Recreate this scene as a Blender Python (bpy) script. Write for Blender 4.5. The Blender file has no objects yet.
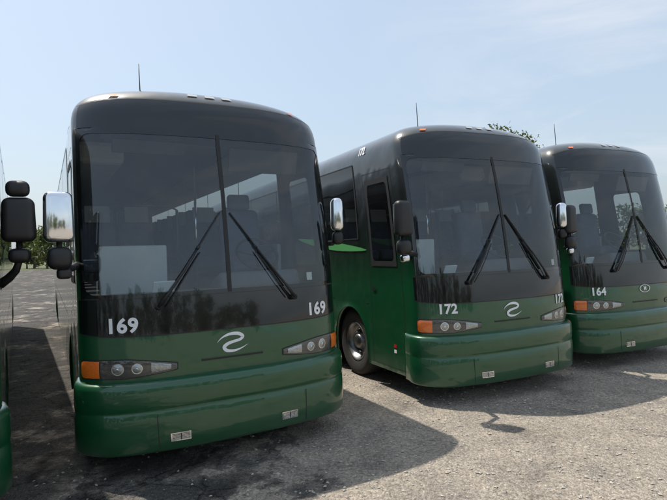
import bpy, bmesh, math, random
import numpy as np
from mathutils import Vector, Matrix, Euler
random.seed(7); rng=np.random.default_rng(11)
scene=bpy.context.scene
scene.view_settings.view_transform='Standard'
scene.view_settings.look='None'
scene.view_settings.exposure=0

# ---------------------------------------------------------------- materials
def newmat(name):
    m=bpy.data.materials.new(name); m.use_nodes=True
    nt=m.node_tree; nt.nodes.clear()
    out=nt.nodes.new('ShaderNodeOutputMaterial')
    return m,nt,out
def N(nt,t,**kw):
    n=nt.nodes.new(t)
    for k,v in kw.items():
        if k.startswith('i_'):
            n.inputs[k[2:].replace('_',' ')].default_value=v
        else: setattr(n,k,v)
    return n
def ramp(nt,fac,stops,interp='LINEAR'):
    r=nt.nodes.new('ShaderNodeValToRGB'); r.color_ramp.interpolation=interp
    els=r.color_ramp.elements
    while len(els)<len(stops): els.new(0.5)
    for e,(p,c) in zip(els,stops):
        e.position=p; e.color=(c if len(c)==4 else (*c,1))
    nt.links.new(fac,r.inputs[0]); return r
def mixc(nt,fac,a,b,blend='MIX'):
    m=nt.nodes.new('ShaderNodeMix'); m.data_type='RGBA'; m.blend_type=blend
    for sock,val in ((m.inputs[0],fac),(m.inputs[6],a),(m.inputs[7],b)):
        if hasattr(val,'is_output'): nt.links.new(val,sock)
        elif isinstance(val,(int,float)): sock.default_value=val
        else: sock.default_value=(*val,1) if len(val)==3 else val
    return m.outputs[2]
def simple(name,col,rough=0.5,metal=0.0,coat=0.0,noise=0.0,nscale=8,bump=0.0):
    m,nt,out=newmat(name)
    b=N(nt,'ShaderNodeBsdfPrincipled')
    b.inputs['Base Color'].default_value=(*col,1); b.inputs['Roughness'].default_value=rough
    b.inputs['Metallic'].default_value=metal; b.inputs['Coat Weight'].default_value=coat
    tc=N(nt,'ShaderNodeTexCoord')
    if noise>0:
        n=N(nt,'ShaderNodeTexNoise',i_Scale=nscale,i_Detail=4.0)
        nt.links.new(tc.outputs['Object'],n.inputs['Vector'])
        c=mixc(nt,n.outputs['Fac'],tuple(max(0,x*(1-noise)) for x in col),tuple(min(1,x*(1+noise)) for x in col))
        nt.links.new(c,b.inputs['Base Color'])
        r=N(nt,'ShaderNodeMapRange'); r.inputs[3].default_value=max(0,rough-0.08); r.inputs[4].default_value=min(1,rough+0.12)
        nt.links.new(n.outputs['Fac'],r.inputs[0]); nt.links.new(r.outputs[0],b.inputs['Roughness'])
        if bump>0:
            bp=N(nt,'ShaderNodeBump',i_Strength=bump,i_Distance=0.01)
            nt.links.new(n.outputs['Fac'],bp.inputs['Height']); nt.links.new(bp.outputs[0],b.inputs['Normal'])
    nt.links.new(b.outputs[0],out.inputs[0]); return m
def N2(nt,sock,a,b):
    mr=nt.nodes.new('ShaderNodeMapRange'); mr.inputs[1].default_value=a; mr.inputs[2].default_value=b
    nt.links.new(sock,mr.inputs[0]); return mr.outputs[0]
G1=(0.003,0.074,0.024)
def paint_mat(name,stops):
    m,nt,out=newmat(name)
    b=N(nt,'ShaderNodeBsdfPrincipled')
    tc=N(nt,'ShaderNodeTexCoord'); sep=N(nt,'ShaderNodeSeparateXYZ')
    nt.links.new(tc.outputs['Object'],sep.inputs[0])
    ma=N(nt,'ShaderNodeMath',operation='MULTIPLY_ADD'); ma.inputs[1].default_value=0.02
    nt.links.new(sep.outputs[1],ma.inputs[0]); nt.links.new(sep.outputs[2],ma.inputs[2])
    r=ramp(nt,N2(nt,ma.outputs[0],0,4),stops)
    n=N(nt,'ShaderNodeTexNoise',i_Scale=3.0,i_Detail=6.0); nt.links.new(tc.outputs['Object'],n.inputs['Vector'])
    dust=ramp(nt,n.outputs['Fac'],[(0.4,(0,0,0)),(0.8,(1,1,1))])
    dm=N(nt,'ShaderNodeMath',operation='MULTIPLY'); dm.inputs[1].default_value=0.03; nt.links.new(dust.outputs[0],dm.inputs[0])
    lowr=ramp(nt,N2(nt,sep.outputs[2],0.2,1.0),[(0.0,(1,1,1)),(0.3,(0,0,0))])
    lm=N(nt,'ShaderNodeMath',operation='MULTIPLY_ADD'); lm.inputs[1].default_value=0.08; nt.links.new(lowr.outputs[0],lm.inputs[0]); nt.links.new(dm.outputs[0],lm.inputs[2])
    c=mixc(nt,lm.outputs[0],r.outputs[0],(0.22,0.21,0.18))
    nt.links.new(c,b.inputs['Base Color'])
    b.inputs['Metallic'].default_value=0.15; b.inputs['Roughness'].default_value=0.36
    b.inputs['Coat Weight'].default_value=1.0
    rr=N(nt,'ShaderNodeMapRange'); rr.inputs[3].default_value=0.0; rr.inputs[4].default_value=0.09
    nt.links.new(n.outputs['Fac'],rr.inputs[0]); nt.links.new(rr.outputs[0],b.inputs['Coat Roughness'])
    n2=N(nt,'ShaderNodeTexNoise',i_Scale=2.4,i_Detail=2.0); nt.links.new(tc.outputs['Object'],n2.inputs['Vector'])
    bp=N(nt,'ShaderNodeBump',i_Strength=0.42,i_Distance=0.03); nt.links.new(n2.outputs['Fac'],bp.inputs['Height'])
    nt.links.new(bp.outputs[0],b.inputs['Normal']); nt.links.new(bp.outputs[0],b.inputs['Coat Normal'])
    nt.links.new(b.outputs[0],out.inputs[0]); return m
def glass_mat(name,tint,f0=0.05,dirt=0.0):
    m,nt,out=newmat(name)
    tr=N(nt,'ShaderNodeBsdfTransparent'); tr.inputs[0].default_value=(*tint,1)
    gl=N(nt,'ShaderNodeBsdfGlossy'); gl.inputs['Roughness'].default_value=0.0; gl.inputs['Color'].default_value=(0.95,0.97,1,1)
    lw=N(nt,'ShaderNodeLayerWeight'); lw.inputs[0].default_value=0.5
    p=N(nt,'ShaderNodeMath',operation='POWER'); p.inputs[1].default_value=5; nt.links.new(lw.outputs['Facing'],p.inputs[0])
    a=N(nt,'ShaderNodeMath',operation='MULTIPLY_ADD'); a.inputs[1].default_value=0.92; a.inputs[2].default_value=f0; nt.links.new(p.outputs[0],a.inputs[0])
    tc=N(nt,'ShaderNodeTexCoord')
    n2=N(nt,'ShaderNodeTexNoise',i_Scale=1.3,i_Detail=1.0); nt.links.new(tc.outputs['Object'],n2.inputs['Vector'])
    bp=N(nt,'ShaderNodeBump',i_Strength=0.2,i_Distance=0.03); nt.links.new(n2.outputs['Fac'],bp.inputs['Height'])
    nt.links.new(bp.outputs[0],gl.inputs['Normal'])
    mx=N(nt,'ShaderNodeMixShader'); nt.links.new(a.outputs[0],mx.inputs[0]); nt.links.new(tr.outputs[0],mx.inputs[1]); nt.links.new(gl.outputs[0],mx.inputs[2])
    last=mx.outputs[0]
    if dirt>0:
        n=N(nt,'ShaderNodeTexNoise',i_Scale=2.5,i_Detail=6.0); nt.links.new(tc.outputs['Object'],n.inputs['Vector'])
        sp=N(nt,'ShaderNodeTexNoise',i_Scale=90.0,i_Detail=1.0); nt.links.new(tc.outputs['Object'],sp.inputs['Vector'])
        r1=ramp(nt,n.outputs['Fac'],[(0.35,(0.25,0.25,0.25)),(0.75,(1,1,1))])
        r2=ramp(nt,sp.outputs['Fac'],[(0.69,(0,0,0)),(0.75,(1,1,1))])
        add=N(nt,'ShaderNodeMath',operation='MULTIPLY_ADD'); add.inputs[1].default_value=4.0; nt.links.new(r2.outputs[0],add.inputs[0]); nt.links.new(r1.outputs[0],add.inputs[2])
        mu=N(nt,'ShaderNodeMath',operation='MULTIPLY'); mu.inputs[1].default_value=dirt; nt.links.new(add.outputs[0],mu.inputs[0])
        d=N(nt,'ShaderNodeBsdfDiffuse'); d.inputs[0].default_value=(0.45,0.44,0.41,1)
        mx2=N(nt,'ShaderNodeMixShader'); nt.links.new(mu.outputs[0],mx2.inputs[0]); nt.links.new(last,mx2.inputs[1]); nt.links.new(d.outputs[0],mx2.inputs[2]); last=mx2.outputs[0]
    nt.links.new(last,out.inputs[0]); return m

M={}
M['paint']=paint_mat('bus_paint',[(0.0,G1),(0.36,G1),(0.44,(0.003,0.040,0.015)),(0.50,(0.003,0.016,0.008)),(0.62,(0.005,0.008,0.008)),(0.84,(0.010,0.016,0.015)),(0.89,(0.06,0.062,0.055))])
M['green']=paint_mat('green_paint',[(0.0,G1),(1.0,G1)])
M['black']=simple('gloss_black',(0.006,0.007,0.008),0.10,0,0.6,0.2,5)
M['rubber']=simple('black_rubber',(0.018,0.018,0.018),0.6,0,0,0.3,20)
M['plastic']=simple('black_plastic',(0.015,0.015,0.016),0.42,0,0,0.3,12)
M['chrome']=simple('chrome',(0.85,0.86,0.88),0.08,1.0)
M['alu']=simple('aluminium_wheel',(0.22,0.22,0.22),0.38,1.0,0,0.3,20)
M['tyre']=simple('tyre_rubber',(0.025,0.024,0.023),0.8,0,0,0.4,15,0.2)
M['white']=simple('white_decal',(0.8,0.8,0.8),0.4)
M['pale']=simple('pale_marker',(0.5,0.5,0.48),0.4)
M['lgreen']=simple('light_green_decal',(0.12,0.45,0.14),0.35,0,0.5)
M['amber']=simple('amber_lens',(0.80,0.17,0.02),0.12,0,1.0,0.25,60)
M['red']=simple('red_lens',(0.6,0.02,0.02),0.15,0,1.0)
M['lens']=simple('clear_lens',(0.45,0.47,0.48),0.15,0.8,1.0,0.4,55,0.5)
M['lampgrey']=simple('lamp_housing',(0.045,0.047,0.05),0.15,0.4,1.0,0.4,9)
M['glass']=glass_mat('windshield_glass',(0.76,0.83,0.84),0.080,0.028)
M['cover']=glass_mat('lamp_cover',(0.9,0.92,0.92),0.06,0.0)
M['sideglass']=glass_mat('side_window_glass',(0.42,0.44,0.44),0.07,0.01)
M['seat']=simple('seat_fabric',(0.10,0.12,0.16),0.9,0,0,0.4,6)
M['seatcap']=simple('headrest_cover',(0.32,0.33,0.33),0.8)
M['dash']=simple('dashboard_vinyl',(0.11,0.11,0.115),0.6,0,0,0.2,10)
M['trim']=simple('interior_trim',(0.46,0.46,0.44),0.7,0,0,0.1,3)
M['floor']=simple('interior_floor',(0.09,0.09,0.095),0.7)
M['reflection_panel']=simple('pale_reflection',(0.58,0.60,0.59),0.5,0,0,0.25,3)  # pale colour standing in for a windshield reflection
M['under']=simple('chassis_dark',(0.012,0.012,0.012),0.9)
MN=list(M.keys())

# ---------------------------------------------------------------- mesh builder
class MB:
    def __init__(s): s.v=[]; s.f=[]; s.m=[]; s.sm=[]; s.n=0
    def add(s,verts,faces,mat,smooth=True):
        verts=np.asarray(verts,float).reshape(-1,3); s.v.append(verts)
        k=MN.index(mat)
        for f in faces: s.f.append(tuple(i+s.n for i in f)); s.m.append(k); s.sm.append(smooth)
        s.n+=len(verts)
    def mesh(s,name):
        me=bpy.data.meshes.new(name)
        me.from_pydata(np.concatenate(s.v).tolist(),[],s.f)
        used=sorted(set(s.m)); mp={k:i for i,k in enumerate(used)}
        for k in used: me.materials.append(M[MN[k]])
        me.polygons.foreach_set('material_index',[mp[k] for k in s.m])
        me.polygons.foreach_set('use_smooth',s.sm)
        me.update(); return me

# ---------------------------------------------------------------- body surface
W=1.295; B=0.38; L=13.8; ZT=3.665; ZR=3.14
_t=np.linspace(0,math.pi/2,3000)
_x=W*np.sin(_t)**0.74; _y=B*(1-np.cos(_t))
_s=np.concatenate([[0],np.cumsum(np.hypot(np.diff(_x),np.diff(_y)))]); SC=_s[-1]
def sx(x): return float(np.interp(abs(x),_x,_s))*(1 if x>=0 else -1)
def sy(Y): return SC+(Y-B)
def wz(z):
    z=np.asarray(z,float)
    lo=1.295-0.007*np.clip((z-1.6)/1.3,0,1)**2-0.02*np.clip((0.5-z)/0.3,0,1)
    t=np.clip((z-ZR)/(ZT-ZR),0,0.99999)
    return np.where(z>ZR,1.288*(1-t**3.3)**(1/3.1),lo)
def y0(z):
    z=np.asarray(z,float)
    d=np.clip(z-1.0,0,9)
    base=0.10+0.05*d+0.045*d*d
    t=np.clip((z-3.25)/(ZT-3.25),0,1)
    return base+0.46*(1-np.sqrt(np.clip(1-t**3.2,0,1)))
def P(s,z,ofs=0.0):
    s=np.asarray(s,float); z=np.asarray(z,float); s,z=np.broadcast_arrays(s,z)
    def raw(s,z):
        a=np.abs(s); X=np.interp(a,_s,_x); Y=np.interp(a,_s,_y)+np.maximum(0,a-SC)
        f=np.clip(1-(Y-B)/3.2,0,1); f=f*f*(3-2*f)
        return np.stack([np.sign(s)*X*wz(z)/W, Y+y0(z)*f, z+0*s],-1)
    p=raw(s,z)
    e=2e-3
    n=np.cross(raw(s+e,z)-raw(s-e,z),raw(s,z+e)-raw(s,z-e))
    n/= (np.linalg.norm(n,axis=-1,keepdims=True)+1e-12)
    return p+n*np.asarray(ofs)[...,None]
def grid(mb,S,Z,ofs,mat,smooth=True,flip=False,skip=None):
    nu,nv=S.shape
    p=P(S,Z,ofs).reshape(-1,3); faces=[]
    for i in range(nu-1):
        for j in range(nv-1):
            if skip and skip(0.25*(S[i,j]+S[i+1,j]+S[i,j+1]+S[i+1,j+1]),0.25*(Z[i,j]+Z[i+1,j]+Z[i,j+1]+Z[i+1,j+1])): continue
            q=(i*nv+j,(i+1)*nv+j,(i+1)*nv+j+1,i*nv+j+1)
            faces.append(q[::-1] if flip else q)
    mb.add(p,faces,mat,smooth)
def rect(mb,s0,s1,z0,z1,ofs,mat,nu=None,nv=None):
    nu=nu or max(2,int(abs(s1-s0)/0.05)+2); nv=nv or max(2,int(abs(z1-z0)/0.08)+2)
    S,Z=np.meshgrid(np.linspace(s0,s1,nu),np.linspace(z0,z1,nv),indexing='ij')
    grid(mb,S,Z,ofs,mat)
def rrect_pts(s0,s1,z0,z1,r,k=8):
    pts=[]
    for (cx,cz,a0) in ((s1-r,z1-r,0),(s0+r,z1-r,90),(s0+r,z0+r,180),(s1-r,z0+r,270)):
        for i in range(k+1):
            a=math.radians(a0+90*i/k); pts.append((cx+r*math.cos(a),cz+r*math.sin(a)))
    out=[]
    for i in range(len(pts)):
        a=pts[i]; b=pts[(i+1)%len(pts)]; d=math.hypot(b[0]-a[0],b[1]-a[1]); n=max(1,int(d/0.06))
        for q in range(n): out.append((a[0]+(b[0]-a[0])*q/n,a[1]+(b[1]-a[1])*q/n))
    return np.array(out)
def ring(mb,inner,outer_fn,ofs,mat,nv=3):
    o=np.array([outer_fn(p) for p in inner]); n=len(inner)
    V=[];F=[]
    for j in range(nv):
        t=j/(nv-1); q=inner*(1-t)+o*t
        V.append(P(q[:,0],q[:,1],np.full(n,ofs)))
    for j in range(nv-1):
        for i in range(n):
            k=(i+1)%n; F.append((j*n+i,(j+1)*n+i,(j+1)*n+k,j*n+k))
    mb.add(np.concatenate(V),F,mat)
def disc(mb,s,z,r,ofs,mat,rz=None,r0=0.0,n=24,dome=0.0):
    rz=rz or r; V=[];F=[]
    rings=4
    for j in range(rings+1):
        t=r0+(1-r0)*j/rings
        for i in range(n):
            a=2*math.pi*i/n; V.append((s+r*t*math.cos(a),z+rz*t*math.sin(a),ofs+dome*(1-t*t)))
    V=np.array(V); pts=P(V[:,0],V[:,1],V[:,2])
    for j in range(rings):
        for i in range(n):
            k=(i+1)%n; F.append((j*n+i,(j+1)*n+i,(j+1)*n+k,j*n+k))
    mb.add(pts,F,mat)
def tube(mb,pts,r,mat,n=8):
    pts=[Vector(p) for p in pts]; V=[];F=[]
    rs=r if isinstance(r,(list,tuple)) else [r]*len(pts)
    prev=None
    for i,p in enumerate(pts):
        d=(pts[min(i+1,len(pts)-1)]-pts[max(i-1,0)]).normalized()
        u=d.cross(Vector((0,0,1))) if prev is None else prev-d*prev.dot(d)
        if u.length<1e-4: u=d.cross(Vector((1,0,0)))
        u.normalize(); prev=u; w=d.cross(u)
        for k in range(n):
            a=2*math.pi*k/n; V.append(tuple(p+(u*math.cos(a)+w*math.sin(a))*rs[i]))
    for i in range(len(pts)-1):
        for k in range(n):
            q=(k+1)%n; F.append((i*n+k,i*n+q,(i+1)*n+q,(i+1)*n+k))
    F.append(tuple(range(n))[::-1]); F.append(tuple((len(pts)-1)*n+k for k in range(n)))
    mb.add(V,F,mat)
def box(mb,c,size,mat,bev=0.02,rot=(0,0,0),seg=2,taper=None):
    bm=bmesh.new(); bmesh.ops.create_cube(bm,size=1)
    for v in bm.verts:
        v.co=Vector((v.co.x*size[0],v.co.y*size[1],v.co.z*size[2]))
        if taper and v.co.z>0: v.co.x*=taper[0]; v.co.y*=taper[1]
    if bev>0: bmesh.ops.bevel(bm,geom=bm.edges[:],offset=min(bev,min(size)*0.48),segments=seg,affect='EDGES',profile=0.5)
    mt=Matrix.Translation(c)@Euler(rot).to_matrix().to_4x4()
    bm.transform(mt); bm.verts.index_update()
    mb.add([tuple(v.co) for v in bm.verts],[tuple(v.index for v in f.verts) for f in bm.faces],mat,bev>0 and seg>2)
    bm.free()
def lathe(mb,prof,c,axis,mat,n=36):
    V=[];F=[]
    for (r,h) in prof:
        for i in range(n):
            a=2*math.pi*i/n; V.append((c[0]+axis*h,c[1]+r*math.cos(a),c[2]+r*math.sin(a)))
    for j in range(len(prof)-1):
        for i in range(n):
            k=(i+1)%n; q=(j*n+i,j*n+k,(j+1)*n+k,(j+1)*n+i); F.append(q if axis>0 else q[::-1])
    mb.add(V,F,mat)

XW=1.25; SW=sx(XW); WZ0,WZ1=1.58,3.13
axles=[(2.15,0.52),(10.3,0.52),(11.6,0.52)]
RA=0.56
holes=[(-SW,SW,WZ0,WZ1)]
DY0,DY1=0.66,1.32
SWY0,SWY1,SWZ0,SWZ1=1.72,12.9,2.10,3.20
for sg in (-1,1):
    def H(a,b,z0,z1): holes.append((min(sg*a,sg*b),max(sg*a,sg*b),z0,z1))
    H(sy(DY0),sy(DY1),1.72,2.90)
    H(sy(SWY0),sy(SWY1),SWZ0,SWZ1)
    for ay,_ in axles: H(sy(ay-0.64),sy(ay+0.64),0.28,1.15)
def in_hole(s,z):
    return any(a<s<b and c<z<d for a,b,c,d in holes)
sv=set(np.round(np.arange(-1.75,1.751,0.05),4).tolist())
for sg in (-1,1):
    for Y in np.arange(1.0,13.81,0.3): sv.add(round(sg*sy(Y),4))
    sv.add(round(sg*sy(L),4))
for h in holes: sv.add(h[0]); sv.add(h[1])
sv=sorted(sv)
zv=set(np.round(np.arange(0.28,ZR,0.06),4).tolist())
for a in np.linspace(0,88.5,28): zv.add(ZR+(ZT-ZR)*math.sin(math.radians(a)))
for h in holes: zv.add(h[2]); zv.add(h[3])
zv=sorted(zv)
def dedupe(v):
    o=[v[0]]
    for a in v[1:]:
        if a-o[-1]>1e-3: o.append(a)
    return o
sv=dedupe(sv); zv=dedupe(zv)
body=MB()
S,Z=np.meshgrid(sv,zv,indexing='ij')
grid(body,S,Z,0.0,'paint',True,False,in_hole)
top=P(np.array(sv),np.full(len(sv),zv[-1]))
V=[top[i] for i in range(len(sv))];F=[]
for i in range(len(sv)//2-1):
    j=len(sv)-1-i; F.append((i,i+1,j-1,j))
body.add(V,F,'paint',False)
rear_r=P(np.full(len(zv),sv[-1]),np.array(zv)); rear_l=P(np.full(len(zv),sv[0]),np.array(zv))
V=np.concatenate([rear_l,rear_r]); n=len(zv)
body.add(V,[(n+i,i,i+1,n+i+1) for i in range(n-1)],'paint',False)

def bandz(s0,s1,z0f,z1f,ofs,mat,nu=60,nv=8):
    u=np.linspace(s0,s1,nu); S=np.repeat(u[:,None],nv,1)
    a=np.array([z0f(x) for x in u])[:,None]; b=np.array([z1f(x) for x in u])[:,None]
    Z=a+(b-a)*np.linspace(0,1,nv)[None]; grid(body,S,Z,ofs,mat)
bl=lambda s:1.235+0.05*(abs(s)/1.4)**6
bandz(-SW-0.06,SW+0.06,bl,lambda s:WZ0-0.012,0.005,'black')
bandz(-SW-0.06,SW+0.06,lambda s:bl(s)-0.006,lambda s:bl(s)+0.003,0.0065,'rubber',60,2)
bandz(-SW-0.06,SW+0.06,lambda s:WZ0-0.012,lambda s:WZ0+0.002,0.0065,'rubber',60,2)
vt=lambda s:3.46-0.08*(abs(s)/1.3)**5
bandz(-SW-0.0,SW+0.0,lambda s:WZ1+0.02,vt,0.006,'black')
bandz(-SW-0.03,SW+0.03,lambda s:vt(s),lambda s:vt(s)+0.012,0.0075,'rubber',60,2)
inner=rrect_pts(-SW+0.028,SW-0.028,WZ0+0.03,WZ1-0.04,0.09)
def outw(p):
    a0,a1,b0,b1=-SW-0.02,SW+0.02,WZ0-0.01,WZ1+0.02
    s,z=p; ns,nz=s,z
    if s>SW-0.12: ns=a1
    if s<-SW+0.12: ns=a0
    if z>WZ1-0.131: nz=b1
    if z<WZ0+0.121: nz=b0
    return (ns,nz)
ring(body,inner,outw,0.0085,'black',3)
rect(body,-SW-0.005,-0.012,WZ0,WZ1,0.004,'glass'); rect(body,0.012,SW+0.005,WZ0,WZ1,0.004,'glass')
rect(body,-0.02,0.02,WZ0,WZ1,0.011,'rubber')
rect(body,sx(0.86),sx(0.93),1.64,1.72,0.0015,'pale',3,3)
ny=6; edges=np.linspace(SWY0,SWY1,ny+1)
for sg in (-1,1):
    a,b=sorted((sg*sy(SWY0-0.01),sg*sy(SWY1+0.01)))
    rect(body,a,b,SWZ0-0.01,SWZ1+0.01,0.004,'sideglass',90,12)
    for e in edges:
        a,b=sorted((sg*sy(e-0.018),sg*sy(e+0.018))); rect(body,a,b,SWZ0-0.01,SWZ1+0.01,0.006,'rubber')
    for zz in (SWZ0-0.012,SWZ1-0.0):
        a,b=sorted((sg*sy(SWY0),sg*sy(SWY1))); rect(body,a,b,zz,zz+0.02,0.007,'rubber',80,2)
    a,b=sorted((sg*sy(DY0-0.01),sg*sy(DY1+0.01))); rect(body,a,b,1.71,2.91,0.004,'sideglass')
    inn=rrect_pts(min(sg*sy(DY0+0.04),sg*sy(DY1-0.04)),max(sg*sy(DY0+0.04),sg*sy(DY1-0.04)),1.77,2.85,0.07)
    A,Bq=sorted((sg*sy(DY0-0.02),sg*sy(DY1+0.02)))
    def oo(p,A=A,Bq=Bq):
        s,z=p; ns,nz=s,z
        if s<A+0.14: ns=A
        if s>Bq-0.14: ns=Bq
        if z<1.85: nz=1.70
        if z>2.77: nz=2.92
        return (ns,nz)
    ring(body,inn,oo,0.007,'rubber',3)
    def seam(Y0,Y1,z0,z1,w=0.007):
        a,b=sorted((sg*sy(Y0-w/2),sg*sy(Y1+w/2)))
        rect(body,a,b,z0-w/2,z1+w/2,0.0025,'rubber')
    seam(0.56,0.56,0.34,3.02); seam(1.42,1.42,0.34,3.02)
    seam(0.56,1.42,3.02,3.02); seam(0.56,1.42,0.34,0.34)
    seam(3.0,12.9,1.22,1.22)
    for Y in (2.95,4.6,6.4,8.2,9.5,12.4): seam(Y,Y,0.3,1.22)
    a,b=sorted((sg*sy(1.6),sg*sy(13.3))); rect(body,a,b,1.95,1.972,0.008,'rubber',80,2)
    for Y,c in ((0.80,'red'),(0.80,'white')):
        zc=0.62 if c=='red' else 0.55
        a,b=sorted((sg*sy(Y-0.03),sg*sy(Y+0.03))); rect(body,a,b,zc,zc+0.045,0.006,c,3,3)
    for Y in (3.1,7.05):
        a,b=sorted((sg*sy(Y-.05),sg*sy(Y+.05))); rect(body,a,b,0.98,1.02,0.01,'amber',3,3)
    a,b=sorted((sg*sy(1.26),sg*sy(1.36))); rect(body,a,b,1.35,1.40,0.012,'plastic',3,3)
    u=np.linspace(0,1,40); Sx=np.array([sg*sy(1.46+2.8*t) for t in u])
    zc=1.93+0.24*u-0.03*np.sin(u*3); hh=0.065*np.sin(np.pi*np.clip(u,0,1))**0.7+0.002
    SS=np.repeat(Sx[:,None],3,1); ZZ=zc[:,None]+hh[:,None]*np.array([-1,0,1])[None]
    grid(body,SS,ZZ,0.010,'lgreen',True,sg<0)
    for ay,az in axles:
        A0,A1=sy(ay-0.64),sy(ay+0.64)
        pin=[];pout=[]
        K=28
        for i in range(K+1):
            a=math.pi*i/K; pin.append((sy(ay)+RA*math.cos(a),0.50+RA*math.sin(a)))
            c,s_=math.cos(a),math.sin(a)
            t=min(0.64/max(abs(c),1e-6),0.65/max(s_,1e-6)); pout.append((sy(ay)+t*c,0.50+t*s_))
        pin=[(sy(ay)+RA,0.28)]+pin+[(sy(ay)-RA,0.28)]; pout=[(A1,0.28)]+pout+[(A0,0.28)]
        pin=np.array(pin); pout=np.array(pout); n=len(pin)
        V=np.concatenate([P(sg*pin[:,0],pin[:,1],np.full(n,-0.05)),P(sg*pin[:,0],pin[:,1],np.full(n,0.006)),P(sg*(pin[:,0]*0.93+pout[:,0]*0.07),pin[:,1]*0.93+pout[:,1]*0.07,np.full(n,0.001)),P(sg*pout[:,0],pout[:,1],np.zeros(n))])
        F=[]
        for j in range(3):
            for i in range(n-1):
                q=(j*n+i,(j+1)*n+i,(j+1)*n+i+1,j*n+i+1); F.append(q if sg>0 else q[::-1])
        body.add(V,F,'paint')
def frect(x0,x1,z0,z1,ofs,mat): rect(body,sx(x0),sx(x1),z0,z1,ofs,mat)
frect(-0.30,0.30,0.960,0.978,0.006,'rubber')
frect(-0.30,0.30,0.978,0.984,0.005,'green')
for x in (-0.22,0.0,0.22):
    frect(x-0.06,x+0.06,3.545,3.575,0.010,'pale')
for sg in (-1,1):
    a,b=sorted((sg*sx(0.98),sg*sx(1.06))); rect(body,a,b,3.47,3.50,0.012,'amber',4,3)

def headlamp(sg):
    s0,s1=sx(0.52),SC-0.07
    def ctr(u): return 0.945+0.022*u
    def hgt(u):
        h=0.024+0.055*np.clip(u/0.5,0,1)**0.8
        return h*(np.clip(1-np.clip((u-0.92)/0.08,0,1)**3,0,1))**0.4+0.001
    def patch(u0,u1,pad,ofs,mat,nn=20,dome=0):
        uu=np.linspace(u0,u1,nn); S=(s0+(s1-s0)*uu)[:,None]+np.zeros((1,7))
        k=np.linspace(-1,1,7)[None]; Z=ctr(uu)[:,None]+(hgt(uu)[:,None]+pad)*k
        grid(body,sg*S,Z,ofs+dome*(1-k**2)*np.ones_like(Z),mat,True,sg<0)
    patch(0,1,0,0.005,'lampgrey',44)
    patch(-0.012,1.012,0.008,0.003,'rubber',44)
    span=s1-s0
    for uu,r in ((0.40,0.046),(0.59,0.052)):
        sc=s0+span*uu; z=ctr(uu)
        disc(body,sg*sc,z,r,0.007,'chrome',r0=0.86); disc(body,sg*sc,z,r*0.86,0.006,'lens',dome=0.008)
        disc(body,sg*sc,z,r*0.2,0.0155,'chrome',dome=0.002)
    patch(0.06,0.26,-0.014,0.008,'lens',8,0.004)
    patch(0.77,0.98,-0.007,0.010,'amber',14,0.006)
    patch(0.0,0.76,-0.001,0.019,'cover',34,0.006)
headlamp(-1); headlamp(1)
body_me=body.mesh('body')

# --- bumper (squarer face, crisp top ledge)
bp=MB()
prof=[(0.34,-0.06),(0.27,-0.02),(0.230,0.03),(0.224,0.080),(0.230,0.100),(0.252,0.112),(0.36,0.116),(0.46,0.115),(0.56,0.110),(0.582,0.103),(0.594,0.100),(0.606,0.104),(0.64,0.110),(0.72,0.110),(0.79,0.106),(0.822,0.096),(0.840,0.070),(0.848,0.02),(0.851,-0.02)]
se=np.concatenate([np.linspace(-SC-0.16,-SC,8)[:-1],np.linspace(-SC,SC,80),np.linspace(SC,SC+0.16,8)[1:]])
V=[]
for s in se:
    a=abs(s)
    k_=1.0-0.76*np.clip((a-1.02)/(SC+0.16-1.02),0,1)**1.2
    lft=0.04*np.clip((a-1.0)/0.5,0,1)**2
    for (z,o) in prof:
        p=P(s,0.6); q=P(s,0.6,1.0)-p; q[2]=0; q/=np.linalg.norm(q)
        oo_=o*k_ if o>0 else o
        V.append((p[0]+q[0]*oo_,p[1]+q[1]*oo_,z+(lft if z<0.4 else 0)))
nv=len(prof); F=[(i*nv+j,(i+1)*nv+j,(i+1)*nv+j+1,i*nv+j+1) for i in range(len(se)-1) for j in range(nv-1)]
F.append(tuple(range(nv))[::-1]); F.append(tuple((len(se)-1)*nv+j for j in range(nv)))
bp.add(V,F,'green')
for x in (-0.70,0.70):
    Sg,Zg=np.meshgrid([sx(x)-0.003,sx(x)+0.003],np.linspace(0.26,0.56,8),indexing='ij')
    grid(bp,Sg,Zg,0.1180,'rubber')
for x in (-0.52,0.52):
    S_=sx(x)
    for (w,h,o,m) in ((0.084,0.036,0.1190,'chrome'),(0.074,0.027,0.1225,'lens'),(0.004,0.028,0.125,'rubber')):
        Sg,Zg=np.meshgrid(np.linspace(S_-w,S_+w,6),np.linspace(0.345-h,0.345+h,4),indexing='ij'); grid(bp,Sg,Zg,o,m)
bp_me=bp.mesh('bumper')

# --- wheels
wh=MB()
for ay,az in axles:
    for sg in (-1,1):
        c=(sg*0.98,ay,az)
        tyre=[(0.29,0.0),(0.30,0.24),(0.33,0.262),(0.42,0.268),(0.48,0.262),(0.505,0.235),(0.515,0.20),(0.517,0.12),(0.515,0.0),(0.50,-0.03)]
        lathe(wh,tyre,c,sg,'tyre')
        rim=[(0.30,0.235),(0.295,0.255),(0.275,0.25),(0.255,0.18),(0.22,0.13),(0.17,0.12),(0.14,0.13),(0.115,0.20),(0.10,0.23),(0.05,0.24),(0.0005,0.24)]
        lathe(wh,rim,c,sg,'alu')
        for i in range(10):
            a=2*math.pi*i/10; lathe(wh,[(0.016,0.11),(0.016,0.165),(0.001,0.17)],(c[0],ay+0.19*math.cos(a),az+0.19*math.sin(a)),sg,'chrome',8)
        for k_ in range(4):
            lathe(wh,[(0.5175,0.03+k_*0.05),(0.5175,0.036+k_*0.05)],c,sg,'under',36)
wh_me=wh.mesh('wheels')

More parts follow.
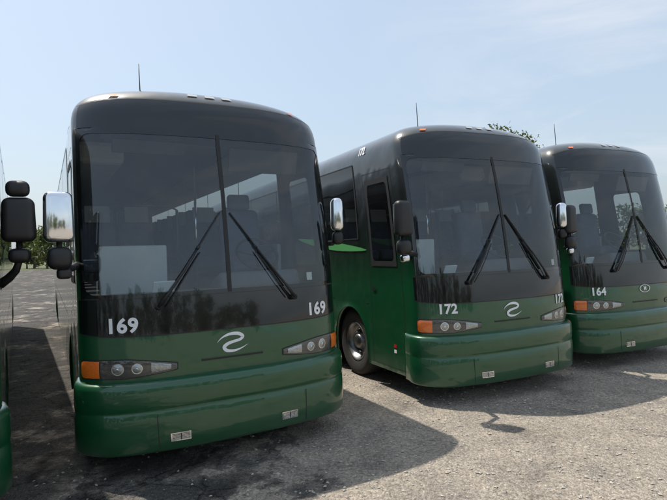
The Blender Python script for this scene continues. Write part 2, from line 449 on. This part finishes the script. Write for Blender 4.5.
# --- underbody + interior
it=MB()
box(it,(0,6.9,0.62),(1.5,12.8,0.62),'under',0)
for a,b in ((0.75,1.48),(2.85,9.6),(12.3,13.6)):
    box(it,(0,(a+b)/2,0.70),(2.5,b-a,0.78),'under',0)
box(it,(0,7.1,1.33),(2.5,12.9,0.12),'under',0)
box(it,(0,7.4,1.46),(2.5,12.2,0.10),'floor',0)
box(it,(0,7.5,3.42),(1.7,11.9,0.05),'trim',0.01)
for sg in (-1,1):
    box(it,(sg*0.93,7.6,3.16),(0.50,11.5,0.26),'trim',0.06)
    box(it,(sg*1.23,7.6,1.80),(0.05,11.6,0.5),'trim',0.01)
    for i in range(12):
        y=2.75+i*0.88
        for dx in (0.45,0.93):
            box(it,(sg*dx,y,2.18),(0.44,0.13,0.80),'seat',0.05,(math.radians(-10),0,0))
            box(it,(sg*dx,y-0.085,2.50),(0.30,0.03,0.22),'seatcap',0.01,(math.radians(-10),0,0))
            box(it,(sg*dx,y-0.28,1.84),(0.44,0.48,0.16),'seat',0.04)
box(it,(0,13.3,2.2),(2.4,0.06,1.9),'trim',0)
box(it,(0,0.66,1.42),(2.15,0.50,0.32),'dash',0.08,seg=4)
box(it,(0.55,0.88,1.60),(0.95,0.34,0.22),'dash',0.06,(math.radians(-18),0,0),4)
box(it,(0.55,0.82,1.71),(0.8,0.12,0.05),'black',0.02)
box(it,(-0.70,1.25,1.78),(0.70,0.04,0.56),'reflection_panel',0.05,(0,0,0.06),seg=3)  # panel added behind the glass to paint in a whitish windshield reflection
box(it,(-0.50,0.72,1.62),(0.22,0.02,0.14),'white',0.004,(0.4,0,0.15))
cv=Vector((0.62,1.02,1.93)); ax=Vector((0,-0.72,0.70)).normalized(); uu=Vector((1,0,0)); vv=ax.cross(uu)
tube(it,[cv+(uu*math.cos(a)+vv*math.sin(a))*0.24 for a in np.linspace(0,2*math.pi,33)],0.017,'plastic')
for a in (0.2,2.94,4.71): tube(it,[cv-ax*0.03,cv+(uu*math.cos(a)+vv*math.sin(a))*0.24],0.014,'plastic')
tube(it,[cv,cv+Vector((0,-0.22,-0.35))],0.04,'plastic')
box(it,(0.62,1.62,2.10),(0.50,0.15,0.78),'seat',0.06,(math.radians(-8),0,0),3)
box(it,(0.62,1.64,2.58),(0.28,0.11,0.2),'seat',0.04,(math.radians(-8),0,0),3)
box(it,(0.62,1.40,1.78),(0.50,0.50,0.16),'seat',0.05)
box(it,(0.62,1.45,1.55),(0.3,0.3,0.3),'dash',0.02)
box(it,(0,1.02,3.26),(2.0,0.7,0.10),'dash',0.03)
box(it,(0.6,0.68,2.94),(0.8,0.02,0.26),'plastic',0.01,(0.3,0,0))
box(it,(-0.6,0.68,3.02),(0.7,0.02,0.14),'plastic',0.01,(0.3,0,0))
tube(it,[(-0.22,1.3,1.5),(-0.22,1.3,2.45),(-0.30,1.32,2.5),(-0.95,1.32,2.5)],0.016,'plastic')
tube(it,[(0.22,2.2,1.5),(0.22,2.2,3.1)],0.018,'chrome')
it_me=it.mesh('interior')

# --- wipers
wi=MB()
def wiper(sg):
    def pt(x,z,o): return tuple(P(sx(sg*x),z,np.array(o)))
    tube(wi,[pt(0.66,1.48,0.0),pt(0.66,1.48,0.06)],0.028,'plastic',10)
    tube(wi,[pt(0.66,1.48,0.055),pt(0.56,1.61,0.07),pt(0.42,1.80,0.06),pt(0.29,1.99,0.035)],[0.018,0.014,0.011,0.009],'plastic')
    tube(wi,[pt(0.60,1.48,0.045),pt(0.50,1.62,0.06),pt(0.38,1.80,0.055),pt(0.27,1.96,0.035)],0.006,'plastic')
    tube(wi,[pt(0.29,1.99,0.035),pt(0.27,2.02,0.025)],0.014,'plastic')
    tube(wi,[pt(0.56-0.51*t,1.60+0.74*t,0.020+0.012*math.sin(math.pi*t)) for t in np.linspace(0,1,14)],0.0075,'plastic')
    tube(wi,[pt(0.56-0.51*t,1.60+0.74*t,0.011) for t in np.linspace(0,1,14)],0.006,'rubber')
wiper(-1); wiper(1)
wi_me=wi.mesh('wipers')

# --- mirrors
def mirrors(lmat,x):
    mm=MB()
    y=0.16
    a=P(-SC+0.05,1.88)
    tube(mm,[tuple(a),(-1.34,0.30,1.86),(x+0.02,y+0.05,1.88),(x,y+0.03,1.95),(x,y+0.03,2.1)],[0.035,0.03,0.026,0.024,0.022],'plastic',10)
    box(mm,(x,y,2.29),(0.235,0.14,0.42),lmat,0.055,(0,0,0.15),5,(0.92,0.9))
    box(mm,(x,y+0.070,2.29),(0.19,0.012,0.34),'chrome',0.004,(0,0,0.15),2)
    box(mm,(x,y+0.0,1.95),(0.19,0.14,0.19),'plastic',0.07,(0,0,0.15),5)
    box(mm,(x+0.03,y+0.03,1.82),(0.11,0.09,0.09),'chrome' if lmat!='chrome' else 'plastic',0.03,(0,0,0.2),4)
    x,y=1.405,0.50
    a=P(SC+0.05,2.02)
    tube(mm,[tuple(a),(1.36,0.55,2.02),(x,y+0.02,2.06),(x,y+0.02,2.16)],[0.03,0.028,0.022,0.02],'plastic',10)
    box(mm,(x,y,2.35),(0.15,0.16,0.38),'chrome',0.06,(0,0,-0.3),5,(0.92,0.9))
    box(mm,(x,y,2.08),(0.13,0.12,0.15),'plastic',0.05,(0,0,-0.3),4)
    return mm.mesh('mirrors')
def mirrors0():
    mm=MB(); x,y=1.44,0.72
    a=P(SC+0.35,1.75)
    tube(mm,[tuple(a),(1.36,y+0.15,1.80),(x-0.03,y+0.06,1.86),(x,y+0.03,1.95),(x,y+0.03,2.1)],[0.04,0.035,0.03,0.026,0.024],'plastic',10)
    box(mm,(x,y,2.27),(0.25,0.16,0.36),'plastic',0.06,(0,0,-0.15),5,(0.92,0.9))
    box(mm,(x,y,2.52),(0.17,0.12,0.13),'plastic',0.05,(0,0,-0.15),4)
    box(mm,(x+0.0,y,1.98),(0.16,0.12,0.12),'plastic',0.05,(0,0,-0.15),4)
    x=-1.5
    box(mm,(x,0.2,2.27),(0.235,0.14,0.40),'plastic',0.055,(0,0,0.15),5,(0.92,0.9))
    tube(mm,[tuple(P(-SC+0.05,1.88)),(x,0.22,1.9),(x,0.22,2.1)],0.028,'plastic')
    return mm.mesh('mirrors')
mirA=mirrors('chrome',-1.43); mirB=mirrors('plastic',-1.60); mir0=mirrors0()

# --- antenna
an=MB()
az=3.615
tube(an,[(-0.58,1.25,az-0.03),(-0.58,1.25,az+0.06)],[0.03,0.012],'plastic',10)
tube(an,[(-0.58,1.25,az+0.04),(-0.585,1.27,4.04)],[0.007,0.005],'plastic')
an_me=an.mesh('antenna')

# --- decals
def text_on(mb,txt,s0,z0,size,ofs,mat='white',bold=0.0055,space=1.06):
    c=bpy.data.curves.new('t','FONT'); c.body=txt; c.size=size; c.offset=bold*size/0.165; c.align_x='CENTER'; c.align_y='CENTER'; c.resolution_u=4; c.space_character=space
    o=bpy.data.objects.new('t',c); scene.collection.objects.link(o); bpy.context.view_layer.update()
    me=bpy.data.meshes.new_from_object(o.evaluated_get(bpy.context.evaluated_depsgraph_get()))
    v=np.array([tuple(q.co) for q in me.vertices]); f=[tuple(p.vertices) for p in me.polygons]
    bpy.data.objects.remove(o); bpy.data.curves.remove(c)
    pts=P(s0+v[:,0],z0+v[:,1],np.full(len(v),ofs)); mb.add(pts,f,mat,False); bpy.data.meshes.remove(me)
def catmull(pts,k=8):
    pts=[np.array(p,float) for p in pts]; out=[]
    for i in range(len(pts)-1):
        p0=pts[max(i-1,0)];p1=pts[i];p2=pts[i+1];p3=pts[min(i+2,len(pts)-1)]
        for j in range(k):
            t=j/k; out.append(0.5*((2*p1)+(-p0+p2)*t+(2*p0-5*p1+4*p2-p3)*t*t+(-p0+3*p1-3*p2+p3)*t**3))
    out.append(pts[-1]); return np.array(out)
def swirl(mb,zc):
    c=catmull([(-.150,.012,.001),(-.105,.052,.006),(-.03,.080,.013),(.055,.078,.016),(.100,.050,.015),(.075,.022,.013),(.02,.010,.013),(-.045,-.006,.015),(-.085,-.036,.017),(-.060,-.070,.015),(.01,-.078,.011),(.08,-.062,.006),(.150,-.030,.001)],8)
    d=np.gradient(c[:,:2],axis=0); d/=np.linalg.norm(d,axis=1)[:,None]; nn=np.stack([-d[:,1],d[:,0]],1)
    a=c[:,:2]+nn*c[:,2:3]; b=c[:,:2]-nn*c[:,2:3]; n=len(c)
    V=np.concatenate([P(a[:,0],zc+a[:,1],np.full(n,.008)),P(b[:,0],zc+b[:,1],np.full(n,.008))])
    mb.add(V,[(i,n+i,n+i+1,i+1) for i in range(n-1)],'white')
def decals(num,zn,size=0.175,logo='swirl'):
    d=MB()
    text_on(d,num,-sx(0.96),zn,size,0.010)
    text_on(d,num,sx(0.96),zn,size,0.010)
    text_on(d,num,-sy(1.35),3.37,0.16,0.010)
    if logo=='swirl': swirl(d,1.10)
    else:
        disc(d,0,1.17,0.13,0.009,'white',0.062,r0=0.86,n=40); text_on(d,'M',0,1.17,0.09,0.010)
    return d.mesh('decals')
def coach(num,O,th,mirme,zn,size=0.175,logo='swirl'):
    e=bpy.data.objects.new('coach_bus',None); scene.collection.objects.link(e)
    e.location=(O[0],O[1],0); e.rotation_euler=(0,0,math.radians(th))
    for nm,me in (('body',body_me),('bumper',bp_me),('wheels',wh_me),('interior',it_me),('wipers',wi_me),('mirrors',mirme),('antenna',an_me),('number_decals',decals(num,zn,size,logo))):
        o=bpy.data.objects.new(nm,me); scene.collection.objects.link(o); o.parent=e
    return e
coach('169',(-0.935,4.855),29.0,mirA,1.33)
coach('172',(2.34,6.66),25.5,mirB,1.165,0.165)
coach('164',(5.03,8.28),25.5,mirB,1.165,0.165,'oval')
th0=math.radians(31.3); dd=0.60
coach('171',(-3.70+math.sin(th0)*dd,3.35-math.cos(th0)*dd),31.3,mir0,1.33)

# ---------------------------------------------------------------- ground
def ground_mat():
    m,nt,out=newmat('gravel_asphalt')
    b=N(nt,'ShaderNodeBsdfPrincipled'); b.inputs['Roughness'].default_value=0.9; b.inputs['Specular IOR Level'].default_value=0.25
    tc=N(nt,'ShaderNodeTexCoord'); V=tc.outputs['Object']
    def noise(sc,det=6,rough=0.55,vec=V,dist=0):
        n=N(nt,'ShaderNodeTexNoise',i_Scale=sc,i_Detail=float(det),i_Roughness=rough,i_Distortion=float(dist)); nt.links.new(vec,n.inputs['Vector']); return n
    def vor(sc,feat='F1',vec=V):
        n=N(nt,'ShaderNodeTexVoronoi',feature=feat,i_Scale=sc); nt.links.new(vec,n.inputs['Vector']); return n
    big=noise(0.55,5,0.65,dist=0.5); mid=noise(1.9,8,0.68); fine=noise(24,6,0.72)
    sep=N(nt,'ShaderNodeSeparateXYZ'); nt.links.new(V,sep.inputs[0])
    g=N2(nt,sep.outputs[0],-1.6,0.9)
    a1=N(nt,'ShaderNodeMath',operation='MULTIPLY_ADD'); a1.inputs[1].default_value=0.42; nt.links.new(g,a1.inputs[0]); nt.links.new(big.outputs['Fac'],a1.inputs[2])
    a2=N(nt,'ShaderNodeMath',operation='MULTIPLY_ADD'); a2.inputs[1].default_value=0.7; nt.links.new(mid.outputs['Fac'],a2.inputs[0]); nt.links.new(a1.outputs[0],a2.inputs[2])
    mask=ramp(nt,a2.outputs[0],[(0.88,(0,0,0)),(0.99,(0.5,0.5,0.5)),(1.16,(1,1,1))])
    st=vor(50); st2=vor(160)
    stone=ramp(nt,st.outputs['Color'],[(0.0,(0.17,0.150,0.125)),(0.45,(0.40,0.355,0.300)),(0.8,(0.53,0.475,0.40)),(1.0,(0.74,0.70,0.63))])
    stoneB=ramp(nt,st2.outputs['Color'],[(0.0,(0.16,0.14,0.12)),(0.6,(0.41,0.365,0.305)),(1.0,(0.64,0.59,0.51))])
    grav=mixc(nt,0.5,stone.outputs[0],stoneB.outputs[0])
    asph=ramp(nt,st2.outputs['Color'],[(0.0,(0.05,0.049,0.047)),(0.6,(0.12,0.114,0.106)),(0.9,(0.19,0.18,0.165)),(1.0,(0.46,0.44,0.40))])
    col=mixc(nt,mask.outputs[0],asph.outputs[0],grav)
    fv=ramp(nt,fine.outputs['Fac'],[(0.3,(0.50,0.50,0.51)),(0.7,(1.34,1.31,1.26))])
    col=mixc(nt,1.0,col,fv.outputs[0],'MULTIPLY')
    mv=ramp(nt,mid.outputs['Fac'],[(0.3,(0.66,0.67,0.69)),(0.7,(1.15,1.13,1.10))])
    col=mixc(nt,1.0,col,mv.outputs[0],'MULTIPLY')
    dv=noise(2.5,6,0.7)
    dm=N(nt,'ShaderNodeVectorMath',operation='MULTIPLY_ADD'); dm.inputs[1].default_value=(0.55,0.55,0.0); nt.links.new(dv.outputs['Color'],dm.inputs[0]); nt.links.new(V,dm.inputs[2])
    cr=vor(1.25,'DISTANCE_TO_EDGE',dm.outputs[0])
    crm=ramp(nt,cr.outputs['Distance'],[(0.0,(0,0,0)),(0.022,(1,1,1))])
    cr2=vor(4.2,'DISTANCE_TO_EDGE',dm.outputs[0]); crm2=ramp(nt,cr2.outputs['Distance'],[(0.0,(0.30,0.30,0.30)),(0.035,(1,1,1))])
    cmask=ramp(nt,mid.outputs['Fac'],[(0.42,(0,0,0)),(0.52,(1,1,1))])
    c2=mixc(nt,cmask.outputs[0],(1,1,1),crm2.outputs[0])
    cc=mixc(nt,1.0,crm.outputs[0],c2,'MULTIPLY')
    cfull=mixc(nt,mask.outputs[0],cc,(1,1,1))
    cfl=mixc(nt,1.0,cfull,(0.75,0.75,0.75),'MULTIPLY'); cfa=mixc(nt,1.0,cfl,(0.25,0.25,0.25),'ADD')
    col=mixc(nt,1.0,col,cfa,'MULTIPLY')
    oil=noise(0.9,4,0.55,dist=1.0); om=ramp(nt,oil.outputs['Fac'],[(0.54,(1,1,1)),(0.68,(0.58,0.58,0.59))])
    col=mixc(nt,1.0,col,om.outputs[0],'MULTIPLY')
    nt.links.new(col,b.inputs['Base Color'])
    h1=N(nt,'ShaderNodeMath',operation='MULTIPLY_ADD'); h1.inputs[1].default_value=-1.0; nt.links.new(st.outputs['Distance'],h1.inputs[0]); nt.links.new(fine.outputs['Fac'],h1.inputs[2])
    bpA=N(nt,'ShaderNodeBump',i_Strength=0.9,i_Distance=0.016); nt.links.new(h1.outputs[0],bpA.inputs['Height'])
    bpB=N(nt,'ShaderNodeBump',i_Strength=0.7,i_Distance=0.06); nt.links.new(mid.outputs['Fac'],bpB.inputs['Height']); nt.links.new(bpA.outputs[0],bpB.inputs['Normal'])
    bpC=N(nt,'ShaderNodeBump',i_Strength=0.7,i_Distance=0.01); nt.links.new(cfull,bpC.inputs['Height']); nt.links.new(bpB.outputs[0],bpC.inputs['Normal'])
    nt.links.new(bpC.outputs[0],b.inputs['Normal']); nt.links.new(b.outputs[0],out.inputs[0]); return m
def sheet(name,pts,z,mat):
    me=bpy.data.meshes.new(name); me.from_pydata([(x,y,z) for x,y in pts],[],[tuple(range(len(pts)))]); me.materials.append(mat)
    o=bpy.data.objects.new(name,me); scene.collection.objects.link(o); return o
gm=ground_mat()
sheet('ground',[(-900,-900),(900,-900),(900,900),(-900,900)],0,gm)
grassm=simple('grass_blades',(0.10,0.11,0.05),0.95,0,0,0.5,1.5)
sheet('grass_field',[(-850,90),(850,90),(850,850),(-850,850)],0.004,grassm)

nst=18000
xs=rng.uniform(-3.6,9,nst); ys=3.2+rng.random(nst)**1.5*6.5; sz=0.003+0.016*rng.random(nst)**3
keep=(rng.random(nst)<np.clip(0.30+(xs+1)/4,0.22,1)*(0.35+0.65*(np.sin(xs*1.7+ys*0.8)*np.sin(ys*2.3-xs*0.6)>-0.2))); xs,ys,sz=xs[keep],ys[keep],sz[keep]; nst=len(xs)
octv=np.array([(1,0,0),(0,1,0),(-1,0,0),(0,-1,0),(0,0,1),(0,0,-1)],float); octf=[(0,1,4),(1,2,4),(2,3,4),(3,0,4),(1,0,5),(2,1,5),(3,2,5),(0,3,5)]
V=np.zeros((nst,6,3))
for i in range(nst):
    a=rng.uniform(0,6.28); c,s_=math.cos(a),math.sin(a); v=octv*(1+rng.uniform(-.35,.35,(6,3)))*np.array([1.2,0.9,0.6])*sz[i]+rng.uniform(-.2,.2,(6,3))*sz[i]
    V[i,:,0]=v[:,0]*c-v[:,1]*s_+xs[i]; V[i,:,1]=v[:,0]*s_+v[:,1]*c+ys[i]; V[i,:,2]=v[:,2]+sz[i]*0.35
F=[tuple(q+6*i for q in f) for i in range(nst) for f in octf]
me=bpy.data.meshes.new('gravel'); me.from_pydata(V.reshape(-1,3).tolist(),[],F)
me.materials.append(simple('pebble',(0.42,0.38,0.33),0.9,0,0,0.7,40)); o=bpy.data.objects.new('gravel',me); scene.collection.objects.link(o)

# ---------------------------------------------------------------- trees
def leaf_mat(name,c1,c2,c3):
    m,nt,out=newmat(name); b=N(nt,'ShaderNodeBsdfPrincipled'); b.inputs['Roughness'].default_value=0.6
    tc=N(nt,'ShaderNodeTexCoord'); n=N(nt,'ShaderNodeTexNoise',i_Scale=0.7,i_Detail=4.0); nt.links.new(tc.outputs['Object'],n.inputs['Vector'])
    r=ramp(nt,n.outputs['Fac'],[(0.3,c1),(0.5,c2),(0.72,c3)]); nt.links.new(r.outputs[0],b.inputs['Base Color'])
    tl=N(nt,'ShaderNodeBsdfTranslucent'); nt.links.new(r.outputs[0],tl.inputs[0])
    mx=N(nt,'ShaderNodeMixShader'); mx.inputs[0].default_value=0.3; nt.links.new(b.outputs[0],mx.inputs[1]); nt.links.new(tl.outputs[0],mx.inputs[2])
    nt.links.new(mx.outputs[0],out.inputs[0]); return m
leafA=leaf_mat('tree_leaves',(0.05,0.08,0.02),(0.11,0.14,0.035),(0.20,0.20,0.05))
bark=simple('tree_bark',(0.10,0.075,0.055),0.9,0,0,0.4,6)
def tree_geo(base,h,cr,nl,ls,V,F,Mi,seed,low=0.42):
    r=np.random.default_rng(seed); base=np.array(base,float)
    def limb(a,b,r0,r1,n=6):
        o=len(V); a=np.array(a);b=np.array(b); d=b-a; u=np.cross(d,(0.3,1,0.1)); u/=np.linalg.norm(u); w=np.cross(d,u); w/=np.linalg.norm(w)
        for p,rr in ((a,r0),((a+b)/2+r.normal(0,.03,3)*h*0.1,(r0+r1)/2),(b,r1)):
            for k in range(n):
                t=2*math.pi*k/n; V.append(tuple(p+(u*math.cos(t)+w*math.sin(t))*rr))
        for j in range(2):
            for k in range(n):
                q=(k+1)%n; F.append((o+j*n+k,o+j*n+q,o+(j+1)*n+q,o+(j+1)*n+k)); Mi.append(1)
    t0=base+np.array((0,0,h*low*0.8)); limb(base,t0,h*0.03,h*0.02)
    clumps=[]
    for i in range(9):
        a=r.uniform(0,6.28); rad=cr*r.uniform(0.15,0.75); zz=h*r.uniform(low,0.9)
        rad*=1-0.6*abs(zz/h-0.6)
        c=base+np.array((rad*math.cos(a),rad*math.sin(a),zz)); limb(t0,c,h*0.012,h*0.003); clumps.append((c,cr*r.uniform(0.28,0.5)))
    clumps.append((base+np.array((0,0,h*0.90)),cr*0.35)); limb(t0,base+np.array((0,0,h*0.9)),h*0.018,h*0.003)
    per=nl//len(clumps)
    for c,rr in clumps:
        d=r.normal(size=(per,3)); d/=np.linalg.norm(d,axis=1)[:,None]; rad=rr*r.random(per)**0.45*(1+0.25*r.normal(size=per))
        p=c+d*rad[:,None]*np.array((1,1,0.8))
        for q in p:
            a=r.normal(size=3); a/=np.linalg.norm(a); b_=np.cross(a,r.normal(size=3)); b_/=np.linalg.norm(b_); s_=ls*r.uniform(0.6,1.3)
            o=len(V); V.extend([tuple(q-a*s_),tuple(q+b_*s_*0.5),tuple(q+a*s_),tuple(q-b_*s_*0.5)]); F.append((o,o+1,o+2,o+3)); Mi.append(0)
def tree_obj(name,specs,low=0.42):
    V=[];F=[];Mi=[]
    for i,(b_,h,cr,nl,ls) in enumerate(specs): tree_geo(b_,h,cr,nl,ls,V,F,Mi,100+i*13+len(name),low)
    me=bpy.data.meshes.new(name); me.from_pydata(V,[],F); me.materials.append(leafA); me.materials.append(bark); me.polygons.foreach_set('material_index',Mi)
    o=bpy.data.objects.new(name,me); scene.collection.objects.link(o)
tree_obj('tree',[((10.0,31,0),9.15,2.6,9000,0.11)],0.5)
tree_obj('tree',[((12.0,33,0),9.2,2.6,8000,0.11)],0.5)
sp=[]
for i in range(50):
    x=-110+i*3.6+random.uniform(-1.5,1.5); sp.append(((x,100+random.uniform(-6,12),0),random.uniform(6.0,9.0),random.uniform(3.5,5),800,0.42))
tree_obj('distant_tree_row',sp,0.18)
sp=[]
for i in range(34):
    sp.append(((-75+i*5+random.uniform(-2,2),-70+random.uniform(-6,6),0),random.uniform(9,15),random.uniform(4.5,6.5),600,0.6))
tree_obj('roadside_tree_row',sp,0.15)  # unseen trees added behind the camera for glass and paint to reflect

# ---------------------------------------------------------------- light
sd=Vector((-1.42,0.92,3.4)).normalized()
el=math.asin(sd.z); az_=math.atan2(sd.x,sd.y)
sl=bpy.data.lights.new('sun','SUN'); sl.energy=4.6; sl.angle=math.radians(0.6); sl.color=(1,0.94,0.85)
so=bpy.data.objects.new('sun',sl); scene.collection.objects.link(so); so.rotation_euler=(-sd).to_track_quat('-Z','Y').to_euler(); so.location=(0,0,30)
w=bpy.data.worlds.new('World'); scene.world=w; w.use_nodes=True; nt=w.node_tree; nt.nodes.clear()
out=nt.nodes.new('ShaderNodeOutputWorld'); bg=nt.nodes.new('ShaderNodeBackground'); bg.inputs[1].default_value=0.15
sky=nt.nodes.new('ShaderNodeTexSky'); sky.sky_type='NISHITA'; sky.sun_disc=False; sky.sun_elevation=el; sky.sun_rotation=az_%(2*math.pi)
sky.air_density=1.3; sky.dust_density=3.0; sky.ozone_density=1.6
tc=nt.nodes.new('ShaderNodeTexCoord'); mp=nt.nodes.new('ShaderNodeMapping'); mp.inputs['Scale'].default_value=(1.0,1.0,4.0); mp.inputs['Rotation'].default_value=(0,0.35,0.3)
nt.links.new(tc.outputs['Generated'],mp.inputs[0])
n=N(nt,'ShaderNodeTexNoise',i_Scale=2.3,i_Detail=7.0,i_Roughness=0.6,i_Distortion=0.6); nt.links.new(mp.outputs[0],n.inputs['Vector'])
r=ramp(nt,n.outputs['Fac'],[(0.44,(0,0,0)),(0.74,(0.6,0.6,0.6))])
sp_=nt.nodes.new('ShaderNodeSeparateXYZ'); nt.links.new(tc.outputs['Generated'],sp_.inputs[0])
dirm=N2(nt,sp_.outputs[0],0.05,0.5)
mm_=N(nt,'ShaderNodeMath',operation='MULTIPLY'); nt.links.new(r.outputs[0],mm_.inputs[0]); nt.links.new(dirm,mm_.inputs[1])
hz=mixc(nt,0.5,sky.outputs[0],(4.7,5.6,6.6))
c=mixc(nt,mm_.outputs[0],hz,(6.2,6.3,6.5)); nt.links.new(c,bg.inputs[0]); nt.links.new(bg.outputs[0],out.inputs[0])

# ---------------------------------------------------------------- camera
cd=bpy.data.cameras.new('camera'); cd.sensor_width=36; cd.lens=28.1; cd.clip_end=3000; cd.clip_start=0.05
co=bpy.data.objects.new('camera',cd); scene.collection.objects.link(co); co.location=(0,0,1.95)
co.rotation_euler=(Matrix.Rotation(math.radians(89.95),3,'X')@Matrix.Rotation(math.radians(-1.8),3,'Z')).to_euler()
scene.camera=co
